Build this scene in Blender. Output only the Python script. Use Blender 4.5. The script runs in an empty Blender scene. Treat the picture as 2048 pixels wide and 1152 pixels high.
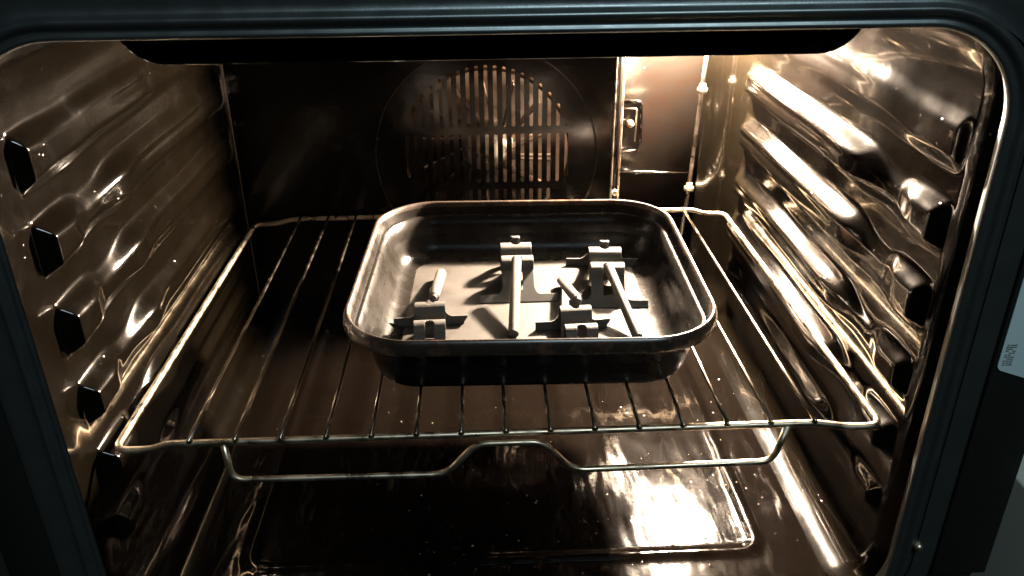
import bpy, bmesh, math, random
from mathutils import Vector, Matrix
random.seed(7)
S = bpy.context.scene
COL = S.collection

# ------------------------------------------------------------ camera, light, exposure
cam_d = bpy.data.cameras.new('camera')
cam = bpy.data.objects.new('camera', cam_d); COL.objects.link(cam)
S.camera = cam
yaw, pit, rol, fpx = 0.0373, 0.4647, -0.0101, 1650.996
fw = Vector((math.sin(yaw)*math.cos(pit), math.cos(yaw)*math.cos(pit), -math.sin(pit)))
rt = Vector((math.cos(yaw), -math.sin(yaw), 0)); up = rt.cross(fw)
r2 = math.cos(rol)*rt + math.sin(rol)*up; u2 = -math.sin(rol)*rt + math.cos(rol)*up
M = Matrix((r2, u2, -fw)).transposed().to_4x4(); M.translation = Vector((-0.0093, -0.4063, 0.3001))
cam.matrix_world = M
cam_d.sensor_width = 36; cam_d.lens = fpx/2048*36
cam_d.clip_start = 0.01; cam_d.clip_end = 50
cam_d.dof.use_dof = False

W = bpy.data.worlds.new('World'); S.world = W; W.use_nodes = True
W.node_tree.nodes['Background'].inputs[0].default_value = (0.48, 0.56, 0.46, 1)
W.node_tree.nodes['Background'].inputs[1].default_value = 0.008

def area(name, loc, target, size, sy, power, color):
    d = bpy.data.lights.new(name, 'AREA'); d.shape = 'RECTANGLE'; d.size = size; d.size_y = sy
    d.energy = power; d.color = color
    o = bpy.data.objects.new(name, d); COL.objects.link(o); o.location = loc
    o.rotation_euler = (Vector(target)-Vector(loc)).to_track_quat('-Z', 'Y').to_euler()
    return o
# the kitchen's cool room light, above and behind the viewer
area('room_light', (0.35, -1.15, 1.25), (0.0, 0, 0.1), 0.75, 0.38, 8.5, (0.74, 0.93, 1.0))
LAMP = Vector((0.211, 0.381, 0.203))
ld = bpy.data.lights.new('oven_lamp_light', 'POINT'); ld.energy = 205; ld.color = (1.0, 0.78, 0.58)
ld.shadow_soft_size = 0.0125
lo = bpy.data.objects.new('oven_lamp_light', ld); COL.objects.link(lo); lo.location = LAMP

S.view_settings.view_transform = 'Standard'; S.view_settings.look = 'None'
S.view_settings.exposure = 0.0; S.view_settings.gamma = 1.0
S.view_settings.use_curve_mapping = False
S.cycles.use_denoising = True
S.cycles.max_bounces = 10; S.cycles.glossy_bounces = 6; S.cycles.diffuse_bounces = 5
S.cycles.sample_clamp_indirect = 12.0; S.cycles.blur_glossy = 0.4
S.cycles.caustics_refractive = False

# ------------------------------------------------------------ materials
def mat(name, base, rough, metal=0.0, coat=0.0, spec=0.5):
    m = bpy.data.materials.new(name); m.use_nodes = True
    b = m.node_tree.nodes['Principled BSDF']
    b.inputs['Base Color'].default_value = (*base, 1); b.inputs['Roughness'].default_value = rough
    b.inputs['Metallic'].default_value = metal; b.inputs['Coat Weight'].default_value = coat
    b.inputs['Coat Roughness'].default_value = 0.05
    b.inputs['Specular IOR Level'].default_value = spec
    return m, m.node_tree, b
def N(nt, t, **k):
    n = nt.nodes.new(t)
    for a, v in k.items(): setattr(n, a, v)
    return n
def coords(nt, scale=(1, 1, 1)):
    tc = N(nt, 'ShaderNodeTexCoord'); mp = N(nt, 'ShaderNodeMapping')
    mp.inputs['Scale'].default_value = scale
    nt.links.new(tc.outputs['Object'], mp.inputs['Vector']); return mp.outputs[0]
def noise(nt, vec, scale, detail=4, rough=0.55):
    n = N(nt, 'ShaderNodeTexNoise'); n.inputs['Scale'].default_value = scale
    n.inputs['Detail'].default_value = detail; n.inputs['Roughness'].default_value = rough
    nt.links.new(vec, n.inputs['Vector']); return n.outputs[0]
def ramp(nt, val, pts):
    r = N(nt, 'ShaderNodeValToRGB'); e = r.color_ramp.elements
    while len(e) < len(pts): e.new(0.5)
    for x, (p, c) in zip(e, pts): x.position = p; x.color = (*c, 1) if len(c) == 3 else c
    nt.links.new(val, r.inputs[0]); return r.outputs[0]
def math_(nt, op, a, b=None):
    n = N(nt, 'ShaderNodeMath', operation=op)
    for i, v in enumerate((a, b)):
        if v is None: continue
        if isinstance(v, (int, float)): n.inputs[i].default_value = v
        else: nt.links.new(v, n.inputs[i])
    return n.outputs[0]
def bump(nt, b, h, strength, dist):
    n = N(nt, 'ShaderNodeBump'); n.inputs['Strength'].default_value = strength
    n.inputs['Distance'].default_value = dist; nt.links.new(h, n.inputs['Height'])
    nt.links.new(n.outputs[0], b.inputs['Normal']); return n
def g3(v): return (v, v, v)

def enamel(name, base, stain, rough, dots=1.0, stain_lo=0.55, spec=0.5, wsc=(1, 1, 1), wv=0.6, coat=0.0):
    m, nt, b = mat(name, base, rough, coat=coat, spec=spec)
    v = coords(nt)
    n1 = noise(nt, v, 9, 6, 0.65)
    c = ramp(nt, n1, [(0.35, base), (stain_lo, base), (0.78, stain)])
    nt.links.new(c, b.inputs['Base Color'])
    n2 = noise(nt, v, 30, 5, 0.6)
    r = ramp(nt, n2, [(0.35, g3(rough*0.75)), (0.6, g3(rough)), (0.78, g3(rough*1.7))])
    nt.links.new(r, b.inputs['Roughness'])
    # low waviness of the pressed sheet + sparse baked-on droplets
    wn = noise(nt, coords(nt, wsc), 20, 2, 0.5)
    vo = N(nt, 'ShaderNodeTexVoronoi', feature='F1'); vo.inputs['Scale'].default_value = 150
    vo.inputs['Randomness'].default_value = 1.0
    nt.links.new(v, vo.inputs['Vector'])
    dot = ramp(nt, vo.outputs['Distance'], [(0.0, g3(1)), (0.10, g3(0.8)), (0.2, g3(0))])
    sel = N(nt, 'ShaderNodeSeparateColor'); nt.links.new(vo.outputs['Color'], sel.inputs[0])
    pick = math_(nt, 'GREATER_THAN', sel.outputs[0], 0.76)
    patch = ramp(nt, noise(nt, v, 14, 2), [(0.4, g3(0)), (0.6, g3(1))])
    d = math_(nt, 'MULTIPLY', math_(nt, 'MULTIPLY', dot, pick), patch)
    h = math_(nt, 'ADD', math_(nt, 'MULTIPLY', wn, wv), math_(nt, 'MULTIPLY', d, 0.5*dots))
    fine = math_(nt, 'MULTIPLY', noise(nt, v, 260, 3), 0.03)
    h = math_(nt, 'ADD', h, fine)
    bump(nt, b, h, 0.8, 0.0016)
    return m
M_wall = enamel('brown_enamel_wall', (0.0018, 0.00135, 0.0008), (0.0012, 0.0008, 0.0004), 0.15, spec=0.5, coat=0.6, dots=0.7)
M_floor = enamel('brown_enamel_floor', (0.0022, 0.0016, 0.0012), (0.0013, 0.0008, 0.0005), 0.085, spec=0.38, wsc=(2.2, 0.7, 1), wv=1.1)
M_back = enamel('dark_enamel_back', (0.0021, 0.00155, 0.0012), (0.0024, 0.0010, 0.0005), 0.19, dots=0.6)
M_ceil = enamel('black_enamel_ceiling', (0.004, 0.003, 0.0022), (0.005, 0.003, 0.002), 0.12, dots=0.6)

def metal(name, base, rough, tarnish, ts=60, lo=0.5, bscale=90, bstr=0.25):
    m, nt, b = mat(name, base, rough, metal=1.0)
    v = coords(nt)
    c = ramp(nt, noise(nt, v, ts, 5, 0.65), [(0.3, base), (lo, base), (0.75, tarnish)])
    nt.links.new(c, b.inputs['Base Color'])
    r = ramp(nt, noise(nt, v, ts*1.7, 4), [(0.35, g3(rough*0.7)), (0.7, g3(rough*1.7))])
    nt.links.new(r, b.inputs['Roughness'])
    bump(nt, b, noise(nt, v, bscale, 4), bstr, 0.0006)
    return m
M_wire = metal('chrome_wire', (0.70, 0.60, 0.46), 0.34, (0.32, 0.19, 0.09), 55, 0.50)
M_bar = metal('thin_wire', (0.60, 0.53, 0.44), 0.16, (0.28, 0.18, 0.10), 45, 0.5)
M_steel = metal('dull_steel', (0.50, 0.44, 0.38), 0.30, (0.22, 0.13, 0.07), 50, 0.5)
M_ring = metal('burnt_steel', (0.09, 0.055, 0.035), 0.42, (0.04, 0.02, 0.01), 35, 0.45)
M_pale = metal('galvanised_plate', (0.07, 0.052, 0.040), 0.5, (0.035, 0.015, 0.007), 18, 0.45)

def tray_mat(name, base, rough, wear, lo):
    m, nt, b = mat(name, base, rough, spec=0.22)
    v = coords(nt)
    c = ramp(nt, noise(nt, v, 40, 8, 0.7), [(0.3, base), (lo, base), (lo+0.14, wear)])
    nt.links.new(c, b.inputs['Base Color'])
    r = ramp(nt, noise(nt, v, 55, 5, 0.6), [(0.3, g3(rough*0.8)), (0.7, g3(rough*1.35))])
    nt.links.new(r, b.inputs['Roughness'])
    h = math_(nt, 'ADD', math_(nt, 'MULTIPLY', noise(nt, v, 600, 3), 0.15), noise(nt, v, 25, 3))
    bump(nt, b, h, 0.18, 0.0008)
    return m
M_tray = tray_mat('dark_nonstick', (0.0065, 0.0056, 0.0047), 0.26, (0.010, 0.0085, 0.007), 0.60)
M_tfloor = tray_mat('worn_tray_floor', (0.0175, 0.0155, 0.0132), 0.60, (0.0245, 0.0213, 0.0178), 0.46)
M_rim = tray_mat('scorched_rim', (0.028, 0.020, 0.015), 0.26, (0.12, 0.062, 0.038), 0.53)
M_rim.node_tree.nodes['Principled BSDF'].inputs['Specular IOR Level'].default_value = 0.9

def primer(name, base):
    m, nt, b = mat(name, base, 0.62, spec=0.35)
    v = coords(nt)
    c = ramp(nt, noise(nt, v, 160, 5, 0.6), [(0.3, tuple(x*0.86 for x in base)), (0.7, tuple(min(1, x*1.1) for x in base))])
    nt.links.new(c, b.inputs['Base Color'])
    bump(nt, b, noise(nt, v, 1500, 3), 0.5, 0.0003)
    return m
M_primer = primer('grey_primer', (0.029, 0.0275, 0.0245))
M_primer2 = primer('pale_grey_primer', (0.050, 0.0445, 0.037))

m, nt, b = mat('painted_frame', (0.17, 0.195, 0.20), 0.28, metal=0.85, spec=0.5)
v = coords(nt)
nt.links.new(ramp(nt, noise(nt, v, 70, 5), [(0.35, g3(0.29)), (0.7, g3(0.40))]), b.inputs['Roughness'])
bump(nt, b, noise(nt, v, 900, 2), 0.2, 0.0002); M_frame = m
m, nt, b = mat('black_rubber', (0.010, 0.012, 0.010), 0.5); 
bump(nt, b, noise(nt, coords(nt), 500, 3), 0.3, 0.0003); M_rubber = m
m, nt, b = mat('sticker_paper', (0.62, 0.80, 0.82), 0.5)
nt.links.new(ramp(nt, noise(nt, coords(nt), 25, 3), [(0.3, (0.55, 0.74, 0.76)), (0.7, (0.66, 0.82, 0.82))]), b.inputs['Base Color']); M_paper = m
m, nt, b = mat('print_ink', (0.12, 0.15, 0.15), 0.6); M_ink = m
nt.links.new(ramp(nt, noise(nt, coords(nt), 300, 2), [(0.3, g3(0.14)), (0.7, g3(0.30))]), b.inputs['Base Color'])
m, nt, b = mat('cabinet_white', (0.72, 0.74, 0.66), 0.4)
nt.links.new(ramp(nt, noise(nt, coords(nt), 8, 3), [(0.3, (0.66, 0.70, 0.60)), (0.7, (0.74, 0.76, 0.70))]), b.inputs['Base Color']); M_cab = m
m, nt, b = mat('lamp_glass', (0.9, 0.85, 0.75), 0.25)
b.inputs['Emission Color'].default_value = (1.0, 0.74, 0.5, 1); b.inputs['Emission Strength'].default_value = 25; M_bulb = m

# ------------------------------------------------------------ helpers
def mesh_obj(name, verts, faces, m, parent=None, smooth=True, mats=None, fmat=None):
    me = bpy.data.meshes.new(name); me.from_pydata([tuple(v) for v in verts], [], faces); me.update()
    for k in (mats or [m]): me.materials.append(k)
    if fmat: me.polygons.foreach_set('material_index', fmat)
    me.polygons.foreach_set('use_smooth', [smooth]*len(me.polygons))
    o = bpy.data.objects.new(name, me); COL.objects.link(o)
    if parent: o.parent = parent
    return o
def bm_obj(name, bm, m, parent=None, smooth=True):
    bmesh.ops.recalc_face_normals(bm, faces=bm.faces[:])
    me = bpy.data.meshes.new(name); bm.to_mesh(me); bm.free(); me.materials.append(m)
    me.polygons.foreach_set('use_smooth', [smooth]*len(me.polygons))
    o = bpy.data.objects.new(name, me); COL.objects.link(o)
    if parent: o.parent = parent
    return o
def empty(name, loc, label, cat, group=None, rz=0):
    o = bpy.data.objects.new(name, None); COL.objects.link(o); o.empty_display_size = 0.02
    o.location = loc; o.rotation_euler = (0, 0, rz); o['label'] = label; o['category'] = cat
    if group: o['group'] = group
    return o
def round_path(pts, r, n=6, closed=False):
    P = [Vector(p) for p in pts]; out = []; L = len(P)
    for i in range(L):
        if not closed and i in (0, L-1): out.append(P[i]); continue
        a, b_, c = P[i-1], P[i], P[(i+1) % L]
        d1 = (a-b_); d2 = (c-b_); k = min(r, d1.length*0.48, d2.length*0.48)
        s = b_+d1.normalized()*k; e = b_+d2.normalized()*k
        for j in range(n+1):
            t = j/n; out.append(s*(1-t)**2+b_*2*t*(1-t)+e*t*t)
    return out
def add_tube(bm, pts, r, seg=12, closed=False, cap=True):
    P = [Vector(p) for p in pts]; L = len(P); rings = []
    nrm = None
    for i in range(L):
        a = P[i-1] if (closed or i > 0) else P[i]; c = P[(i+1) % L] if (closed or i < L-1) else P[i]
        t = (c-a).normalized()
        if nrm is None:
            nrm = t.orthogonal().normalized()
        nrm = (nrm-t*nrm.dot(t)).normalized(); bn = t.cross(nrm)
        rr = r[i] if isinstance(r, (list, tuple)) else r
        rings.append([bm.verts.new(P[i]+(nrm*math.cos(2*math.pi*k/seg)+bn*math.sin(2*math.pi*k/seg))*rr) for k in range(seg)])
    for i in range(L if closed else L-1):
        A, B = rings[i], rings[(i+1) % L]
        for k in range(seg): bm.faces.new((A[k], A[(k+1) % seg], B[(k+1) % seg], B[k]))
    if cap and not closed: bm.faces.new(rings[0][::-1]); bm.faces.new(rings[-1])
def tube_obj(name, pts, r, m, parent=None, seg=12, closed=False):
    bm = bmesh.new(); add_tube(bm, pts, r, seg, closed); return bm_obj(name, bm, m, parent)
def box_bm(x0, x1, y0, y1, z0, z1, bev=0.0, seg=3):
    bm = bmesh.new(); bmesh.ops.create_cube(bm, size=1)
    for v in bm.verts: v.co = ((x0+x1)/2+v.co.x*(x1-x0), (y0+y1)/2+v.co.y*(y1-y0), (z0+z1)/2+v.co.z*(z1-z0))
    if bev: bmesh.ops.bevel(bm, geom=bm.edges[:], offset=bev, segments=seg, profile=0.5, affect='EDGES')
    return bm
def lathe_bm(prof, seg=24, axis='Y', at=(0, 0, 0)):
    bm = bmesh.new(); at = Vector(at); rings = []
    for d, r in prof:
        ring = []
        for k in range(seg):
            a = 2*math.pi*k/seg; c, s = r*math.cos(a), r*math.sin(a)
            p = {'Y': (c, d, s), 'X': (d, c, s), 'Z': (c, s, d)}[axis]
            ring.append(bm.verts.new(at+Vector(p)))
        rings.append(ring)
    for A, B in zip(rings, rings[1:]):
        for k in range(seg): bm.faces.new((A[k], A[(k+1) % seg], B[(k+1) % seg], B[k]))
    bm.faces.new(rings[0][::-1]); bm.faces.new(rings[-1]); return bm
def ss(a, b, x):
    t = max(0.0, min(1.0, (x-a)/(b-a))); return t*t*(3-2*t)

# ------------------------------------------------------------ the oven
XW, ZT, ZF, YB = 0.243, 0.240, -0.120, 0.400
oven = empty('oven', (0, 0, ZF), 'dark enamelled oven with its cavity lamp lit, seen through the open front', 'oven')
def P_(o):   # parent to the oven keeping world coordinates
    o.parent = oven; o.matrix_parent_inverse = Matrix.Translation((0, 0, -ZF)); return o

RID = [(0.1718, 0.0125), (0.1250, 0.0122), (0.0765, 0.0128), (0.0280, 0.0112), (-0.0175, 0.0100), (-0.0650, 0.0085)]
def prot(y, z, side):
    out = 0.0
    for i, (c, h) in enumerate(RID):
        amp = ((0.0085 if side < 0 else 0.0040) if i == 0 else (0.0108 if side < 0 else 0.0090)) if i < 4 else (0.0118 if i == 4 else 0.008)
        # along the depth: full at the front stop, a waist, then the long guide
        front = ss(-0.0014, 0.0020, y) if side < 0 else ss(-0.0030, 0.0055, y)
        p = 1.0 - 0.55*ss(0.022, 0.050, y)*(1-ss(0.062, 0.105, y))
        p *= 1.0 - 0.18*ss(0.10, 0.20, y)
        if side < 0: p *= 1.0-0.50*ss(0.09, 0.15, y)
        else: p *= 1.0+0.45*ss(0.07, 0.12, y)
        if i == 0: p = 1.0 - 0.35*ss(0.01, 0.05, y) - 0.35*ss(0.15, 0.22, y) 
        back = 1-ss(0.335, 0.362, y)
        cc = c + 0.0005*math.sin(y*40+i*1.3) * ss(0.03, 0.08, y) + (0.004 if side > 0 else 0.003)*ss(0.05, 0.10, y)
        hh = h*(1 - (0.30 if i else 0.0)*ss(0.035, 0.055, y)*(1-ss(0.066, 0.10, y)))
        d = abs(z-cc); e = 0.0050+0.0014*ss(0.0, 0.02, y)
        f = 1-ss(hh-e, hh+e*0.9, d)
        # a narrow crease along the guide's crown
        crease = (0.10 if side < 0 else 0.05)*math.exp(-((z-cc-0.002)/0.0022)**2)*ss(0.10, 0.13, y)
        out += amp*p*front*back*(f-crease)
    return out
def side_wall(side):
    ys = [-0.030, -0.024, -0.016, -0.010, -0.005]+[-0.0025+0.0006*i for i in range(12)]
    y = 0.0055
    while y < 0.370: ys.append(y); y += 0.0021
    R = 0.030
    dep = [(yy, 0.0) for yy in ys]+[(0.370+R*math.sin(a), R*(1-math.cos(a))) for a in [math.pi/2*i/12 for i in range(0, 13)]]
    zs = []
    Rt = 0.045
    for i in range(13):
        a = math.pi/2*(1-i/12); zs.append((ZT-Rt+Rt*math.sin(a), Rt*(1-math.cos(a))))
    z = ZT-Rt-0.0014
    while z > -0.088: zs.append((z, 0.0)); z -= 0.0014
    for i in range(13):
        a = math.pi/2*i/12; zs.append((-0.090-R*math.sin(a), R*(1-math.cos(a))))
    V = []; nz = len(zs)
    for (yy, a) in dep:
        for (zz, b_) in zs:
            p = prot(yy, zz, side) if (-0.088 < zz < 0.2 and yy < 0.37) else 0
            V.append((side*(XW-a-b_-p+(-0.0022 if side < 0 else 0.012)*(1-ss(-0.026, -0.003, yy))), yy, zz))
    F = []
    for i in range(len(dep)-1):
        for j in range(nz-1):
            q = (i*nz+j, (i+1)*nz+j, (i+1)*nz+j+1, i*nz+j+1)
            F.append(q if side < 0 else q[::-1])
    return P_(mesh_obj('side_wall', V, F, M_wall))
sl = side_wall(-1); sl['label'] = 'dim olive brown enamel side wall with pressed shelf guides'
sr = side_wall(1); sr['label'] = 'brightly lit enamel side wall with glaring pressed shelf guides'

# floor with a raised rectangular bead
def fl(x, y):
    bx, by0, by1 = 0.176, 0.016, 0.352
    z = 0.0
    dx, dy = abs(x)-bx, max(by0-y, y-by1)
    rr = 0.014
    if dx > -rr and dy > -rr: d = math.hypot(max(dx+rr, 0), max(dy+rr, 0))-rr
    else: d = max(dx, dy)
    z += 0.0020*math.exp(-(d/0.0042)**2)
    z += 0.0016*ss(0.004, -0.010, d) if False else 0
    return ZF+z
xs = [-0.2135+0.427*i/244 for i in range(245)]; ys = [-0.030+0.430*i/240 for i in range(241)]
V = [(x, y, fl(x, y)) for y in ys for x in xs]; n = len(xs)
F = [(j*n+i, j*n+i+1, (j+1)*n+i+1, (j+1)*n+i) for j in range(len(ys)-1) for i in range(n-1)]
P_(mesh_obj('cavity_floor', V, F, M_floor))
P_(bm_obj('ceiling', box_bm(-0.199, 0.199, -0.024, YB, ZT, ZT+0.004), M_ceil))
P_(bm_obj('back_wall', box_bm(-0.216, 0.216, YB+0.0005, YB+0.006, ZF-0.004, ZT), M_back))

# grill shield hanging from the ceiling: rounded lower corners, slightly bowed front
V = []; F = []
prof = []
hw = 0.188; zb = 0.2165
for k in range(9):
    a = math.pi/2*k/8; prof.append((-hw+0.024-0.024*math.cos(a), zb+0.024-0.024*math.sin(a)))
for k in range(1, 30): prof.append((-hw+0.024+(2*hw-0.048)*k/30, zb))
for k in range(9):
    a = math.pi/2*(1-k/8); prof.append((hw-0.024+0.024*math.cos(a), zb+0.024-0.024*math.sin(a)))
prof = [(-hw, ZT)]+prof+[(hw, ZT)]
lv = [(0.0190, 0.0035), (0.0175, 0.0022), (0.0170, 0.0008), (0.0178, 0.0), (0.024, -0.0004), (0.030, 0.0015), (0.20, 0.0015), (0.335, 0.0015), (0.345, 0.006), (0.347, 0.020)]
np_ = len(prof)
V.append(None)
V = []
for (yy, ins) in lv:
    for (x, z) in prof:
        V.append((x*(1-ins*3), yy, min(ZT, z+ins)))
for i in range(len(lv)-1):
    for j in range(np_-1): F.append((i*np_+j, i*np_+j+1, (i+1)*np_+j+1, (i+1)*np_+j))
# front face: short return up to the ceiling
base = len(V)
for (x, z) in prof: V.append((x*0.985, 0.0215, min(ZT, z+0.012) if z < ZT else ZT))
for j in range(np_-1): F.append((base+j, base+j+1, j+1, j))
base2 = len(V)
for (x, z) in prof: V.append((x*0.985, 0.0215, ZT))
for j in range(np_-1): F.append((base2+j, base2+j+1, base+j+1, base+j))
P_(mesh_obj('grill_shield', V, F, M_ceil))

# fan cover: slotted plate standing off the back wall
YC = 0.365
def spl(cu, pts):
    s = cu.splines.new('POLY'); s.points.add(len(pts)-1); s.use_cyclic_u = True
    for p, (x, z) in zip(s.points, pts): p.co = (x, z, 0, 1)
cu = bpy.data.curves.new('fc', 'CURVE'); cu.dimensions = '2D'; cu.fill_mode = 'BOTH'; cu.extrude = 0.0006
def rrect(x0, x1, z0, z1, r, n=6):
    out = []
    for cx, cz, a0 in ((x1-r, z1-r, 0), (x0+r, z1-r, 90), (x0+r, z0+r, 180), (x1-r, z0+r, 270)):
        for k in range(n+1):
            a = math.radians(a0+90*k/n); out.append((cx+r*math.cos(a), cz+r*math.sin(a)))
    return out
spl(cu, rrect(-0.2415, 0.1172, -0.1195, 0.2385, 0.006))
for k in range(-10, 9):
    x = 0.0054+0.0085*k; dx = x+0.003
    if abs(dx) > 0.0785: continue
    c = math.sqrt(0.081**2-dx**2); zt, zl = 0.0625+c, 0.0625-c
    for a, b_ in ((0.0851, zt), (0.0296, 0.0783), (-0.0185+0.003, 0.0229)):
        a = max(a, zl-0.0)
        if b_-a > 0.006: spl(cu, rrect(x-0.0017, x+0.0017, a, b_, 0.00165, 4))
tmp = bpy.data.objects.new('tmp', cu); COL.objects.link(tmp)
dg = bpy.context.evaluated_depsgraph_get()
me = bpy.data.meshes.new_from_object(tmp.evaluated_get(dg)); bpy.data.objects.remove(tmp)
me.transform(Matrix.Translation((0, YC, 0)) @ Matrix.Rotation(math.pi/2, 4, 'X'))
me.materials.clear(); me.materials.append(M_back)
cover = bpy.data.objects.new('fan_cover', me); COL.objects.link(cover); P_(cover)
bm = bmesh.new()
add_tube(bm, [(-0.004+0.1065*math.cos(2*math.pi*k/96), YC-0.0002, 0.055+0.1065*math.sin(2*math.pi*k/96)) for k in range(96)], 0.0011, 8, True)
o = bm_obj('embossed_ring', bm, M_back, cover)
o = bm_obj('folded_edge', box_bm(0.1172, 0.1190, YC-0.004, YC+0.004, -0.10, 0.2385, 0.0007), M_steel, cover)
# vertical channel between the cover and the right-hand back panel
bm = box_bm(0.1205, 0.1250, YC+0.003, YC+0.0045, -0.10, 0.2385)
chan = P_(bm_obj('channel', bm, M_back))
tube_obj('channel_edge', [(0.1262, YC+0.002, -0.10), (0.1262, YC+0.002, 0.2385)], 0.0011, M_steel, chan)
bm = lathe_bm([(-0.003, 0.0012), (-0.0028, 0.0028), (0.0, 0.0032), (0.003, 0.0032)], 12, 'Y', (0.1225, YC, 0.0165))
bm_obj('bolt', bm, M_steel, chan)
# fan and ring element behind the slots
fan = P_(bm_obj('fan', lathe_bm([(0.376, 0.004), (0.376, 0.018), (0.382, 0.024), (0.390, 0.026), (0.396, 0.024)], 32, 'Y', (-0.003, 0, 0.06)), M_steel))
bm = bmesh.new()
for k in range(14):
    a = 2*math.pi*k/14
    for s in (0,):
        c, sn = math.cos(a), math.sin(a); c2, s2 = math.cos(a+0.28), math.sin(a+0.28)
        p = [(-0.003+0.024*c, 0.378, 0.06+0.024*sn), (-0.003+0.068*c2, 0.374, 0.06+0.068*s2), (-0.003+0.068*c2, 0.394, 0.06+0.068*s2), (-0.003+0.024*c, 0.394, 0.06+0.024*sn)]
        q = [(x+0.0012*sn, y, z-0.0012*c) for x, y, z in p]
        vs = [bm.verts.new(x) for x in p+q]
        for f in ((0, 1, 2, 3), (7, 6, 5, 4), (0, 4, 5, 1), (1, 5, 6, 2), (2, 6, 7, 3), (3, 7, 4, 0)): bm.faces.new([vs[i] for i in f])
bm_obj('fan_blades', bm, M_pale, fan, False)
bm = bmesh.new()
for R_ in (0.083, 0.093):
    add_tube(bm, [(-0.003+R_*math.cos(2*math.pi*k/80), 0.384, 0.055+R_*math.sin(2*math.pi*k/80)) for k in range(80)], 0.0034, 10, True)
P_(bm_obj('ring_element', bm, M_ring))
bm = lathe_bm([(0.3965, 0.112), (0.3985, 0.112)], 64, 'Y', (-0.003, 0, 0.055))
P_(bm_obj('fan_plate', bm, M_pale, None, False))

# latch plate with a screw, and the sensor rod, on the lit part of the back wall
pts = round_path([(0.1345, YB-0.001, 0.0985), (0.1515, YB-0.001, 0.0985), (0.1515, YB-0.001, 0.055)], 0.006)
lat = P_(tube_obj('latch_plate', pts, 0.0016, M_back))
pts = round_path([(0.1345, YB-0.0015, 0.0915), (0.1462, YB-0.0015, 0.0915), (0.1462, YB-0.0015, 0.058)], 0.002)
tube_obj('latch_edge', pts, 0.0008, M_steel, lat)
bm_obj('screw', lathe_bm([(YB-0.008, 0.0012), (YB-0.0075, 0.0028), (YB-0.005, 0.0036), (YB, 0.0038)], 14, 'Y', (0.1405, 0, 0.0765)), M_wire, lat)
tube_obj('lower_lip', [(0.134, YB-0.0015, 0.0475), (0.1475, YB-0.0015, 0.049)], 0.0009, M_steel, lat)
rod = P_(tube_obj('sensor_rod', [(0.2105, 0.386, 0.205), (0.2060, 0.386, 0.112), (0.2020, 0.386, 0.012), (0.1990, 0.388, -0.040)], 0.0019, M_steel))
for (x, z) in ((0.2066, 0.113), (0.2024, 0.0125)):
    bm = lathe_bm([(-0.0045, 0.0030), (-0.0035, 0.0050), (0.0005, 0.0052), (0.0010, 0.0035), (0.0045, 0.0033), (0.0050, 0.0022)], 8, 'Z', (x, 0.386, z))
    bm_obj('nut', bm, M_wire, rod)
# a horizontal crimp low on the lit back panel
P_(tube_obj('panel_crimp', [(0.131, YB, 0.0245), (0.150, YB, 0.0250), (0.182, YB, 0.0238), (0.205, YB, 0.0228)], [0.0016, 0.0022, 0.0012, 0.0008], M_back))

# lamp: bulb and its metal collar high in the back right corner
lamp = P_(bm_obj('lamp_collar', lathe_bm([(0.396, 0.0105), (0.396, 0.015), (0.3995, 0.017)], 24, 'Y', (LAMP.x, 0, LAMP.z)), M_steel))
bm = bmesh.new(); bmesh.ops.create_uvsphere(bm, u_segments=20, v_segments=12, radius=0.0085)
for v in bm.verts: v.co = v.co+Vector((LAMP.x, 0.4005, LAMP.z))
bl = bm_obj('bulb', bm, M_bulb, lamp); bl.visible_shadow = True
ld.use_soft_falloff = False

# front frame: ribbed surround swept along the rounded opening
FX, FT, FB = 0.2412, 0.2362, -0.135
def opening(off, n=16):
    R = 0.046+off; out = []
    x, t, b_ = FX+off, FT+off, FB-off
    for cx, cz, a0 in ((x-R, t-R, 0), (-x+R, t-R, 90), (-x+R, b_+R, 180), (x-R, b_+R, 270)):
        for k in range(n+1):
            a = math.radians(a0+90*k/n); out.append((cx+R*math.cos(a), cz+R*math.sin(a)))
    return out
fp = [(0.0035, -0.020), (0.0012, -0.0262), (0.0001, -0.0275), (0.0004, -0.0290), (0.0012, -0.0303), (0.0022, -0.0306), (0.0030, -0.0302), (0.0037, -0.0297), (0.0044, -0.0295),
      (0.0053, -0.0299), (0.0062, -0.0310), (0.0074, -0.0322), (0.0086, -0.0326), (0.0098, -0.0318), (0.0108, -0.0300), (0.0122, -0.0290), (0.0150, -0.0288),
      (0.0190, -0.0292), (0.0225, -0.0300), (0.0260, -0.0300), (0.0272, -0.0292), (0.0280, -0.0270), (0.0285, 0.02)]
rings = [opening(o_) for o_, _ in fp]; nr = len(rings[0]); V = []; F = []
for (o_, y), rg in zip(fp, rings): V += [(x, y, z) for x, z in rg]
for i in range(len(fp)-1):
    for j in range(nr):
        k = (j+1) % nr; F.append((i*nr+j, (i+1)*nr+j, (i+1)*nr+k, i*nr+k))
frame = P_(mesh_obj('front_frame', V, F, M_frame, mats=[M_frame, M_rubber], fmat=[1 if k < 2*nr else 0 for k in range(len(F))]))
# dark outer surround behind the frame
fp2 = [(0.0275, -0.0225), (0.034, -0.0250), (0.060, -0.0250), (0.062, -0.02), (0.0625, 0.05)]
rings = [opening(o_) for o_, _ in fp2]; V = []; F = []
for (o_, y), rg in zip(fp2, rings): V += [(x, y, z) for x, z in rg]
for i in range(len(fp2)-1):
    for j in range(nr):
        k = (j+1) % nr; F.append((i*nr+j, (i+1)*nr+j, (i+1)*nr+k, i*nr+k))
P_(mesh_obj('outer_surround', V, F, M_rubber))
bm_obj('frame_screw', lathe_bm([(-0.0345, 0.0008), (-0.0340, 0.0022), (-0.0320, 0.0030), (-0.0285, 0.0031)], 16, 'Y', (0.2548, 0, -0.0745)), M_wire, frame)
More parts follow.
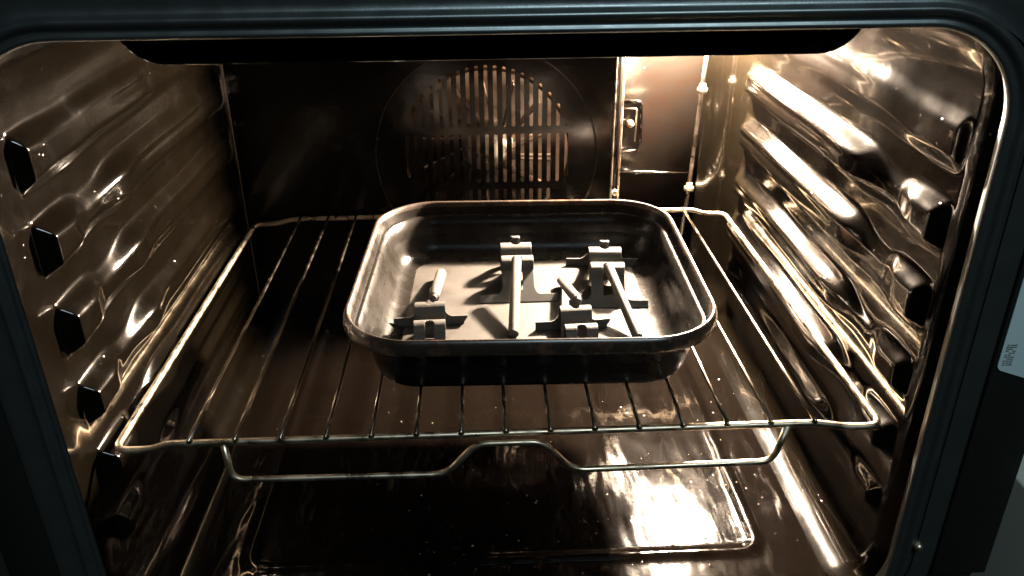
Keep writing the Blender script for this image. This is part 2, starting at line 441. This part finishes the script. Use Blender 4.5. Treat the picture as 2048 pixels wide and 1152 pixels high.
# the white sticker on the right of the surround, with rows of small dark print
st = P_(bm_obj('sticker', bmesh.new(), M_paper))
bm = bmesh.new()
out = rrect(0.2710, 0.3030, 0.0540, 0.1450, 0.003)
top = [bm.verts.new((x, -0.0318, z-0.35*(x-0.271)*(1 if z < 0.1 else 0))) for x, z in out]
bot = [bm.verts.new((v.co.x, -0.0310, v.co.z)) for v in top]
bm.faces.new(top)
for i in range(len(top)):
    j = (i+1) % len(top); bm.faces.new((top[i], bot[i], bot[j], top[j]))
bmesh.ops.recalc_face_normals(bm, faces=bm.faces[:]); bm.to_mesh(st.data); bm.free()
bm = bmesh.new()
for r_ in range(3):
    for c in range(11):
        if random.random() < 0.12: continue
        x = 0.2738+r_*0.0019; z = 0.0570+c*0.00125
        w = 0.0006+0.0004*random.random(); h = 0.0004
        vs = [bm.verts.new((x+a*w, -0.0320, z+b_*h)) for a, b_ in ((-1, -1), (1, -1), (1, 1), (-1, 1))]; bm.faces.new(vs)
vs = [bm.verts.new((0.2800+a, -0.0320, 0.0975+b_)) for a, b_ in ((-0.0012, 0), (0, -0.002), (0.003, 0.001), (0.002, 0.004))]; bm.faces.new(vs)
bm_obj('small_print', bm, M_ink, st)['kind'] = 'stuff'
bmx = box_bm(0.299, 0.3045, -0.0310, -0.024, 0.03, 0.16, 0.0006)
bm_obj('sticker_backing', box_bm(0.2692, 0.3040, -0.0308, -0.0250, -0.10, 0.160, 0.0008), M_rubber, frame); bmx.free()
# kitchen unit beside the oven, just in the lower right corner
cab = bm_obj('kitchen_cabinet', box_bm(0.3275, 0.62, -0.045, 0.35, -0.55, -0.048, 0.002), M_cab)
cab['label'] = 'pale kitchen cabinet edge in the lower right corner beside the oven frame'; cab['category'] = 'cabinet'

# ------------------------------------------------------------ wire rack
rack = empty('wire_rack', (0, 0.178, 0), 'chromed wire oven shelf with a dropped front handle, carrying the dark tray', 'oven rack')
RP = Matrix.Translation((0, -0.178, 0))
def RK(o): o.parent = rack; o.matrix_parent_inverse = RP; return o
X2, D = 0.2325, 0.3565; zc = -0.0052
fr = [(-X2, 0.0, zc), (-0.211, 0.0, zc), (-0.200, 0.0, -0.0015), (0.192, 0.0, -0.0015), (0.209, 0.0, zc), (X2, 0.0, zc),
      (X2, D*0.5, zc), (X2, D, zc), (0.213, D, zc), (0.200, D, -0.0005), (-0.196, D, -0.0005), (-0.212, D, zc), (-X2, D, zc), (-X2, D*0.5, zc)]
RK(tube_obj('frame', round_path(fr, 0.009, 6, True), 0.0022, M_wire, None, 14, True))
for i in range(15):
    x = -0.1870+0.0269*i
    bm = bmesh.new()
    j1, j2 = random.uniform(-0.0004, 0.0004), random.uniform(-0.0004, 0.0004)
    add_tube(bm, [(x, -0.0022, 0.0012), (x+j1, 0.06, 0.0012), (x+j2, 0.18, 0.0010), (x+j1, 0.30, 0.0012), (x, D+0.001, 0.0014)], 0.00128, 10)
    for yy in (-0.0006, D-0.0006):   # weld blobs
        bmesh.ops.create_icosphere(bm, subdivisions=2, radius=0.0019, matrix=Matrix.Translation((x, yy, 0.0000)) @ Matrix.Diagonal((1.25, 1, 0.8, 1)))
    RK(bm_obj('bar', bm, M_bar))
hd = [(-0.1672, -0.001, -0.0020), (-0.1655, -0.003, -0.0275), (-0.0355, -0.004, -0.0280), (-0.0170, -0.004, -0.0058), (0.0235, -0.004, -0.0058), (0.0420, -0.004, -0.0280), (0.1665, -0.003, -0.0275), (0.1733, -0.001, -0.0020)]
RK(tube_obj('handle', round_path(hd, 0.0085, 7), 0.0020, M_wire, None, 14))

# ------------------------------------------------------------ baking tray
TC = Vector((0.0222, 0.1415, 0.0030)); TR = math.radians(-1.5)
tray = empty('baking_tray', TC, 'deep dark roasting tray with flared rim holding grey primed metal parts', 'baking tray', rz=TR)
HX, HY = 0.1222, 0.1210
def rr(d, z, R=0.050, n=14, dR=1.0, wob=0.0):
    R = max(0.012, R-d*dR); x, y = HX-d, HY-d; out = []
    for cx, cy, a0 in ((x-R, y-R, 0), (-x+R, y-R, 90), (-x+R, -y+R, 180), (x-R, -y+R, 270)):
        for k in range(n+1):
            a = math.radians(a0+90*k/n); px, py = cx+R*math.cos(a), cy+R*math.sin(a)
            out.append((px, py, z+wob*math.sin(9*math.atan2(py, px)+1)*1.0))
        # straight edge samples
        nx = {0: (0, 1), 90: (-1, 0), 180: (0, -1), 270: (1, 0)}[a0]
    return out
def loft(rgs, m, name, cap0=False, cap1=False, flip=False):
    V = [p for r in rgs for p in r]; n = len(rgs[0]); F = []
    for i in range(len(rgs)-1):
        for j in range(n):
            k = (j+1) % n; q = (i*n+j, i*n+k, (i+1)*n+k, (i+1)*n+j); F.append(q)
    if cap0: F.append(tuple(range(n))[::-1])
    if cap1: F.append(tuple(range((len(rgs)-1)*n, len(rgs)*n)))
    o = mesh_obj(name, V, F, m, tray); return o
H = 0.0470
outer = [rr(0.034, 0.0006), rr(0.028, 0.0), rr(0.0242, 0.0004), rr(0.0212, 0.0020), rr(0.0190, 0.0055), rr(0.0165, 0.014), rr(0.0130, 0.027), rr(0.0102, 0.0362), rr(0.0090, 0.0368), rr(0.0060, H-0.0100)]
loft(outer, M_tray, 'outer_wall', cap0=True)
rim = [rr(0.0060, H-0.0100), rr(0.0012, H-0.0108), rr(0.0002, H-0.0098, wob=0.0003), rr(0.0, H-0.0075, wob=0.0003), rr(0.0008, H-0.0030, wob=0.0003), rr(0.0018, H-0.0007, wob=0.0002), rr(0.0029, H, wob=0.0002),
       rr(0.0040, H-0.0006, wob=0.0002), rr(0.0048, H-0.0020), rr(0.0054, H-0.0040)]
loft(rim, M_rim, 'rim')
inner = [rr(0.0054, H-0.0040), rr(0.0070, 0.0380), rr(0.0098, 0.0310), rr(0.0148, 0.0210), rr(0.0162, 0.0165), rr(0.0176, 0.0130), rr(0.0194, 0.0098), rr(0.0218, 0.0070), rr(0.0250, 0.0048), rr(0.0285, 0.0036), rr(0.0325, 0.0031)]
loft(inner, M_tray, 'inner_wall')
fb = [rr(0.0325, 0.0031), rr(0.036, 0.0030)]
loft(fb, M_tfloor, 'tray_floor', cap1=True)

# ------------------------------------------------------------ primed brackets and rods lying in the tray
ZF0 = TC.z+0.0031
def bracket(name, cx, y1, y2, yr, yf, h, w, half_arm, rz, label, rear_arms=True, front_arms=True, tongue=False, zoff=(0, 0)):
    """M-bent strip: rear foot, saddle, valley, saddle, front foot; slotted; T-shaped feet. Local origin = between the saddles."""
    cy = (y1+y2)/2
    o_ = empty(name, (cx, cy, ZF0), label, 'metal bracket', 'grey primed metal brackets drying in the tray', rz=rz)
    y1 -= cy; y2 -= cy; yr -= cy; yf -= cy
    r = 0.0074*(w/0.025)
    pts = [(yr-0.001, 0.0), (yr, 0.0085)]
    for k in range(1, 20):
        t = k/20; pts.append((yr+(y1+r-yr)*t, 0.0085+(h-r-0.0085)*t))
    for k in range(0, 11):
        a = math.pi*k/10; pts.append((y1+r*math.cos(a), h-r+r*math.sin(a)))
    vb = h-r-0.0055; ym = (y1+y2)/2; g = (y1-r)-(y2+r)
    for k in range(1, 4): pts.append((y1-r-0.0*k, h-r-(h-r-vb)*k/4))
    for k in range(0, 7):
        a = math.pi*k/6; pts.append((ym+(g/2)*math.cos(a), vb-abs(g/2)*math.sin(a)))
    for k in range(1, 4): pts.append((y2+r, vb+(h-r-vb)*k/4))
    for k in range(0, 11):
        a = math.pi*k/10; pts.append((y2+r*math.cos(a), h-r+r*math.sin(a)))
    for k in range(1, 26):
        t = k/25; pts.append((y2-r+(yf-(y2-r))*t, (h-r)*(1-t)))
    # resample evenly
    L = [0]
    for a, b_ in zip(pts, pts[1:]): L.append(L[-1]+math.hypot(a[0]-b_[0], a[1]-b_[1]))
    n = 190; P = []; j = 0
    for i in range(n+1):
        s = L[-1]*i/n
        while j < len(L)-2 and L[j+1] < s: j += 1
        t = (s-L[j])/max(1e-9, L[j+1]-L[j]); P.append((pts[j][0]+(pts[j+1][0]-pts[j][0])*t, pts[j][1]+(pts[j+1][1]-pts[j][1])*t, s))
    s1 = min(P, key=lambda p: abs(p[0]-y1)+abs(p[1]-h))[2]; s2 = min(P, key=lambda p: abs(p[0]-y2)+abs(p[1]-h))[2]
    ha = 0.0062; fr_ = 0.0062; sw = 0.0036*(w/0.025)
    nx = 72; V = []; F = []
    U = [-1+2*i/nx for i in range(nx+1)]
    keep = {}
    for i, (y, z, s) in enumerate(P):
        rear = s < s1
        arms = rear_arms if rear else front_arms
        # work on the full arm width; cells outside the outline are dropped
        for u in U: V.append((u*half_arm, y, z))
    def inside(x, y, z, s):
        rear = s < s1; arms = rear_arms if rear else (front_arms and s > s2)
        ha, fr_ = (0.0062, 0.0062) if rear else (0.0042, 0.0052)
        hw_ = w/2
        if arms:
            if z < ha: hw_ = half_arm-(0.0035*(1-z/ha) if x > 0 and rear else 0)
            elif z < ha+fr_: t = (z-ha)/fr_; hw_ = w/2+fr_*(1-math.sqrt(max(0, 1-(1-t)**2)))
        if abs(x) > hw_: return False
        # slots
        if s < s1+0.0022:
            e = (s1+0.0022)-s
            if z > 0.010 and (abs(x) < sw and (e > sw or x*x+(sw-e)**2 < sw*sw)): return False
        if s > s2-0.0010:
            e = s-(s2-0.0010)
            if z > 0.0065 and (abs(x) < sw and (e > sw or x*x+(sw-e)**2 < sw*sw)): return False
        return True
    # snap columns so that edges at +-w/2 and +-sw are straight
    cols = sorted(set([round(v, 6) for v in [half_arm*u for u in U]]+[w/2, -w/2, sw, -sw]))
    nc = len(cols); V = [(x, y, z) for (y, z, s) in P for x in cols]
    for i in range(n):
        ya, za, sa = P[i]; yb, zb_, sb = P[i+1]
        for j in range(nc-1):
            if inside((cols[j]+cols[j+1])/2, (ya+yb)/2, (za+zb_)/2, (sa+sb)/2):
                F.append((i*nc+j, i*nc+j+1, (i+1)*nc+j+1, (i+1)*nc+j))
    used = sorted({i for f in F for i in f}); mp = {a: b_ for b_, a in enumerate(used)}
    ob = mesh_obj('bent_strip', [V[i] for i in used], [tuple(mp[i] for i in f) for f in F], M_primer, o_)
    md = ob.modifiers.new('s', 'SOLIDIFY'); md.thickness = 0.0013; md.offset = 0
    bv = ob.modifiers.new('b', 'BEVEL'); bv.width = 0.0003; bv.segments = 2; bv.limit_method = 'ANGLE'; bv.angle_limit = math.radians(50)
    if tongue:
        V = []; F = []
        tp = [(y1+0.009, h-0.010), (y1+0.0100, h-0.004), (y1+0.0100, h+0.0008), (y1+0.0090, h+0.0026), (y1+0.0068, h+0.0030), (y1+0.0052, h+0.0018)]
        for (y, z) in tp:
            for u in range(5): V.append((-0.0036+0.0018*u, y, z))
        for i in range(len(tp)-1):
            for u in range(4): F.append((i*5+u, i*5+u+1, (i+1)*5+u+1, (i+1)*5+u))
        tg = mesh_obj('tongue', V, F, M_primer, o_)
        md = tg.modifiers.new('s', 'SOLIDIFY'); md.thickness = 0.0014; md.offset = 0
    return o_
bracket('bracket', 0.0170, 0.2100, 0.1845, 0.2220, 0.1545, 0.0248, 0.0250, 0.0300, 0.0, 'grey bracket at the centre of the tray, its long front leg behind a rod', rear_arms=False, tongue=True)
bracket('bracket', -0.0480, 0.1165, 0.0895, 0.1245, 0.0680, 0.0212, 0.0214, 0.0270, math.radians(2), 'grey bracket nearest the front left corner of the tray, dark T-shaped feet')
bracket('bracket', 0.0870, 0.1965, 0.1675, 0.2185, 0.1420, 0.0248, 0.0257, 0.0300, math.radians(-4), 'grey bracket at the back right of the tray, turned slightly, long rod on it', tongue=True)
bracket('bracket', 0.0548, 0.1045, 0.0780, 0.1130, 0.0560, 0.0212, 0.0218, 0.0275, math.radians(2), 'grey bracket at the tray front right of centre, below a short rod')

def rod_(a, b_, r, label, tip=True, m=M_primer2):
    """a = slotted end (in a bracket), b_ = free end"""
    a = Vector(a); b_ = Vector(b_); Ln = (b_-a).length
    prof = [(0, r*0.45), (0.0004, r*0.62), (0.0045, r*0.72), (0.0048, r*0.98), (0.0056, r*0.98), (0.0059, r*0.86), (0.0066, r*0.86), (0.0070, r), (Ln*0.5, r*1.01), (Ln-0.002, r), (Ln-0.0008, r*0.9), (Ln, r*0.6)] if tip else \
           [(0, r*0.55), (0.0008, r*0.85), (0.002, r*0.97), (Ln*0.5, r), (Ln-0.0012, r), (Ln-0.0003, r*0.93), (Ln, r*0.8)]
    bm = lathe_bm(prof, 24, 'Z')
    o = bm_obj('metal_rod', bm, m)
    o.rotation_mode = 'QUATERNION'; o.rotation_quaternion = (b_-a).to_track_quat('Z', 'Y'); o.location = a
    o['label'] = label; o['category'] = 'rod'; o['group'] = 'grey primed rods leaning on the brackets'
    return o
rod_((0.0163, 0.1775, 0.0335), (0.0103, 0.1000, ZF0+0.0030), 0.0039, 'long grey rod standing nearest the middle of the tray, leaning straight towards the front rim', False)
rod_((-0.0462, 0.1215, 0.0285), (-0.0440, 0.2010, 0.0108), 0.0041, 'short pale rod pointing away from the front left bracket, ringed tip')
rod_((0.0850, 0.1590, 0.0335), (0.0972, 0.0900, ZF0+0.0030), 0.0038, 'long grey rod leaning diagonally from the back right bracket to the front rim', False)
rod_((0.0572, 0.1105, 0.0285), (0.0518, 0.1830, 0.0108), 0.0037, 'short grey rod pointing back and left from the front bracket right of centre')

# crumbs on the cavity floor and a few on the tray
bm = bmesh.new()
for i in range(90):
    x = random.uniform(-0.10, 0.20); y = random.uniform(0.0, 0.2); r = random.uniform(0.0003, 0.0009)
    mt = Matrix.Translation((x, y, ZF+r*0.5)) @ Matrix.Diagonal((1, random.uniform(0.6, 1.2), 0.6, 1))
    bmesh.ops.create_icosphere(bm, subdivisions=1, radius=r, matrix=mt)
o = bm_obj('crumbs', bm, M_steel); o['kind'] = 'stuff'; o['label'] = 'tiny pale crumbs scattered over the brown oven floor'; o['category'] = 'crumbs'
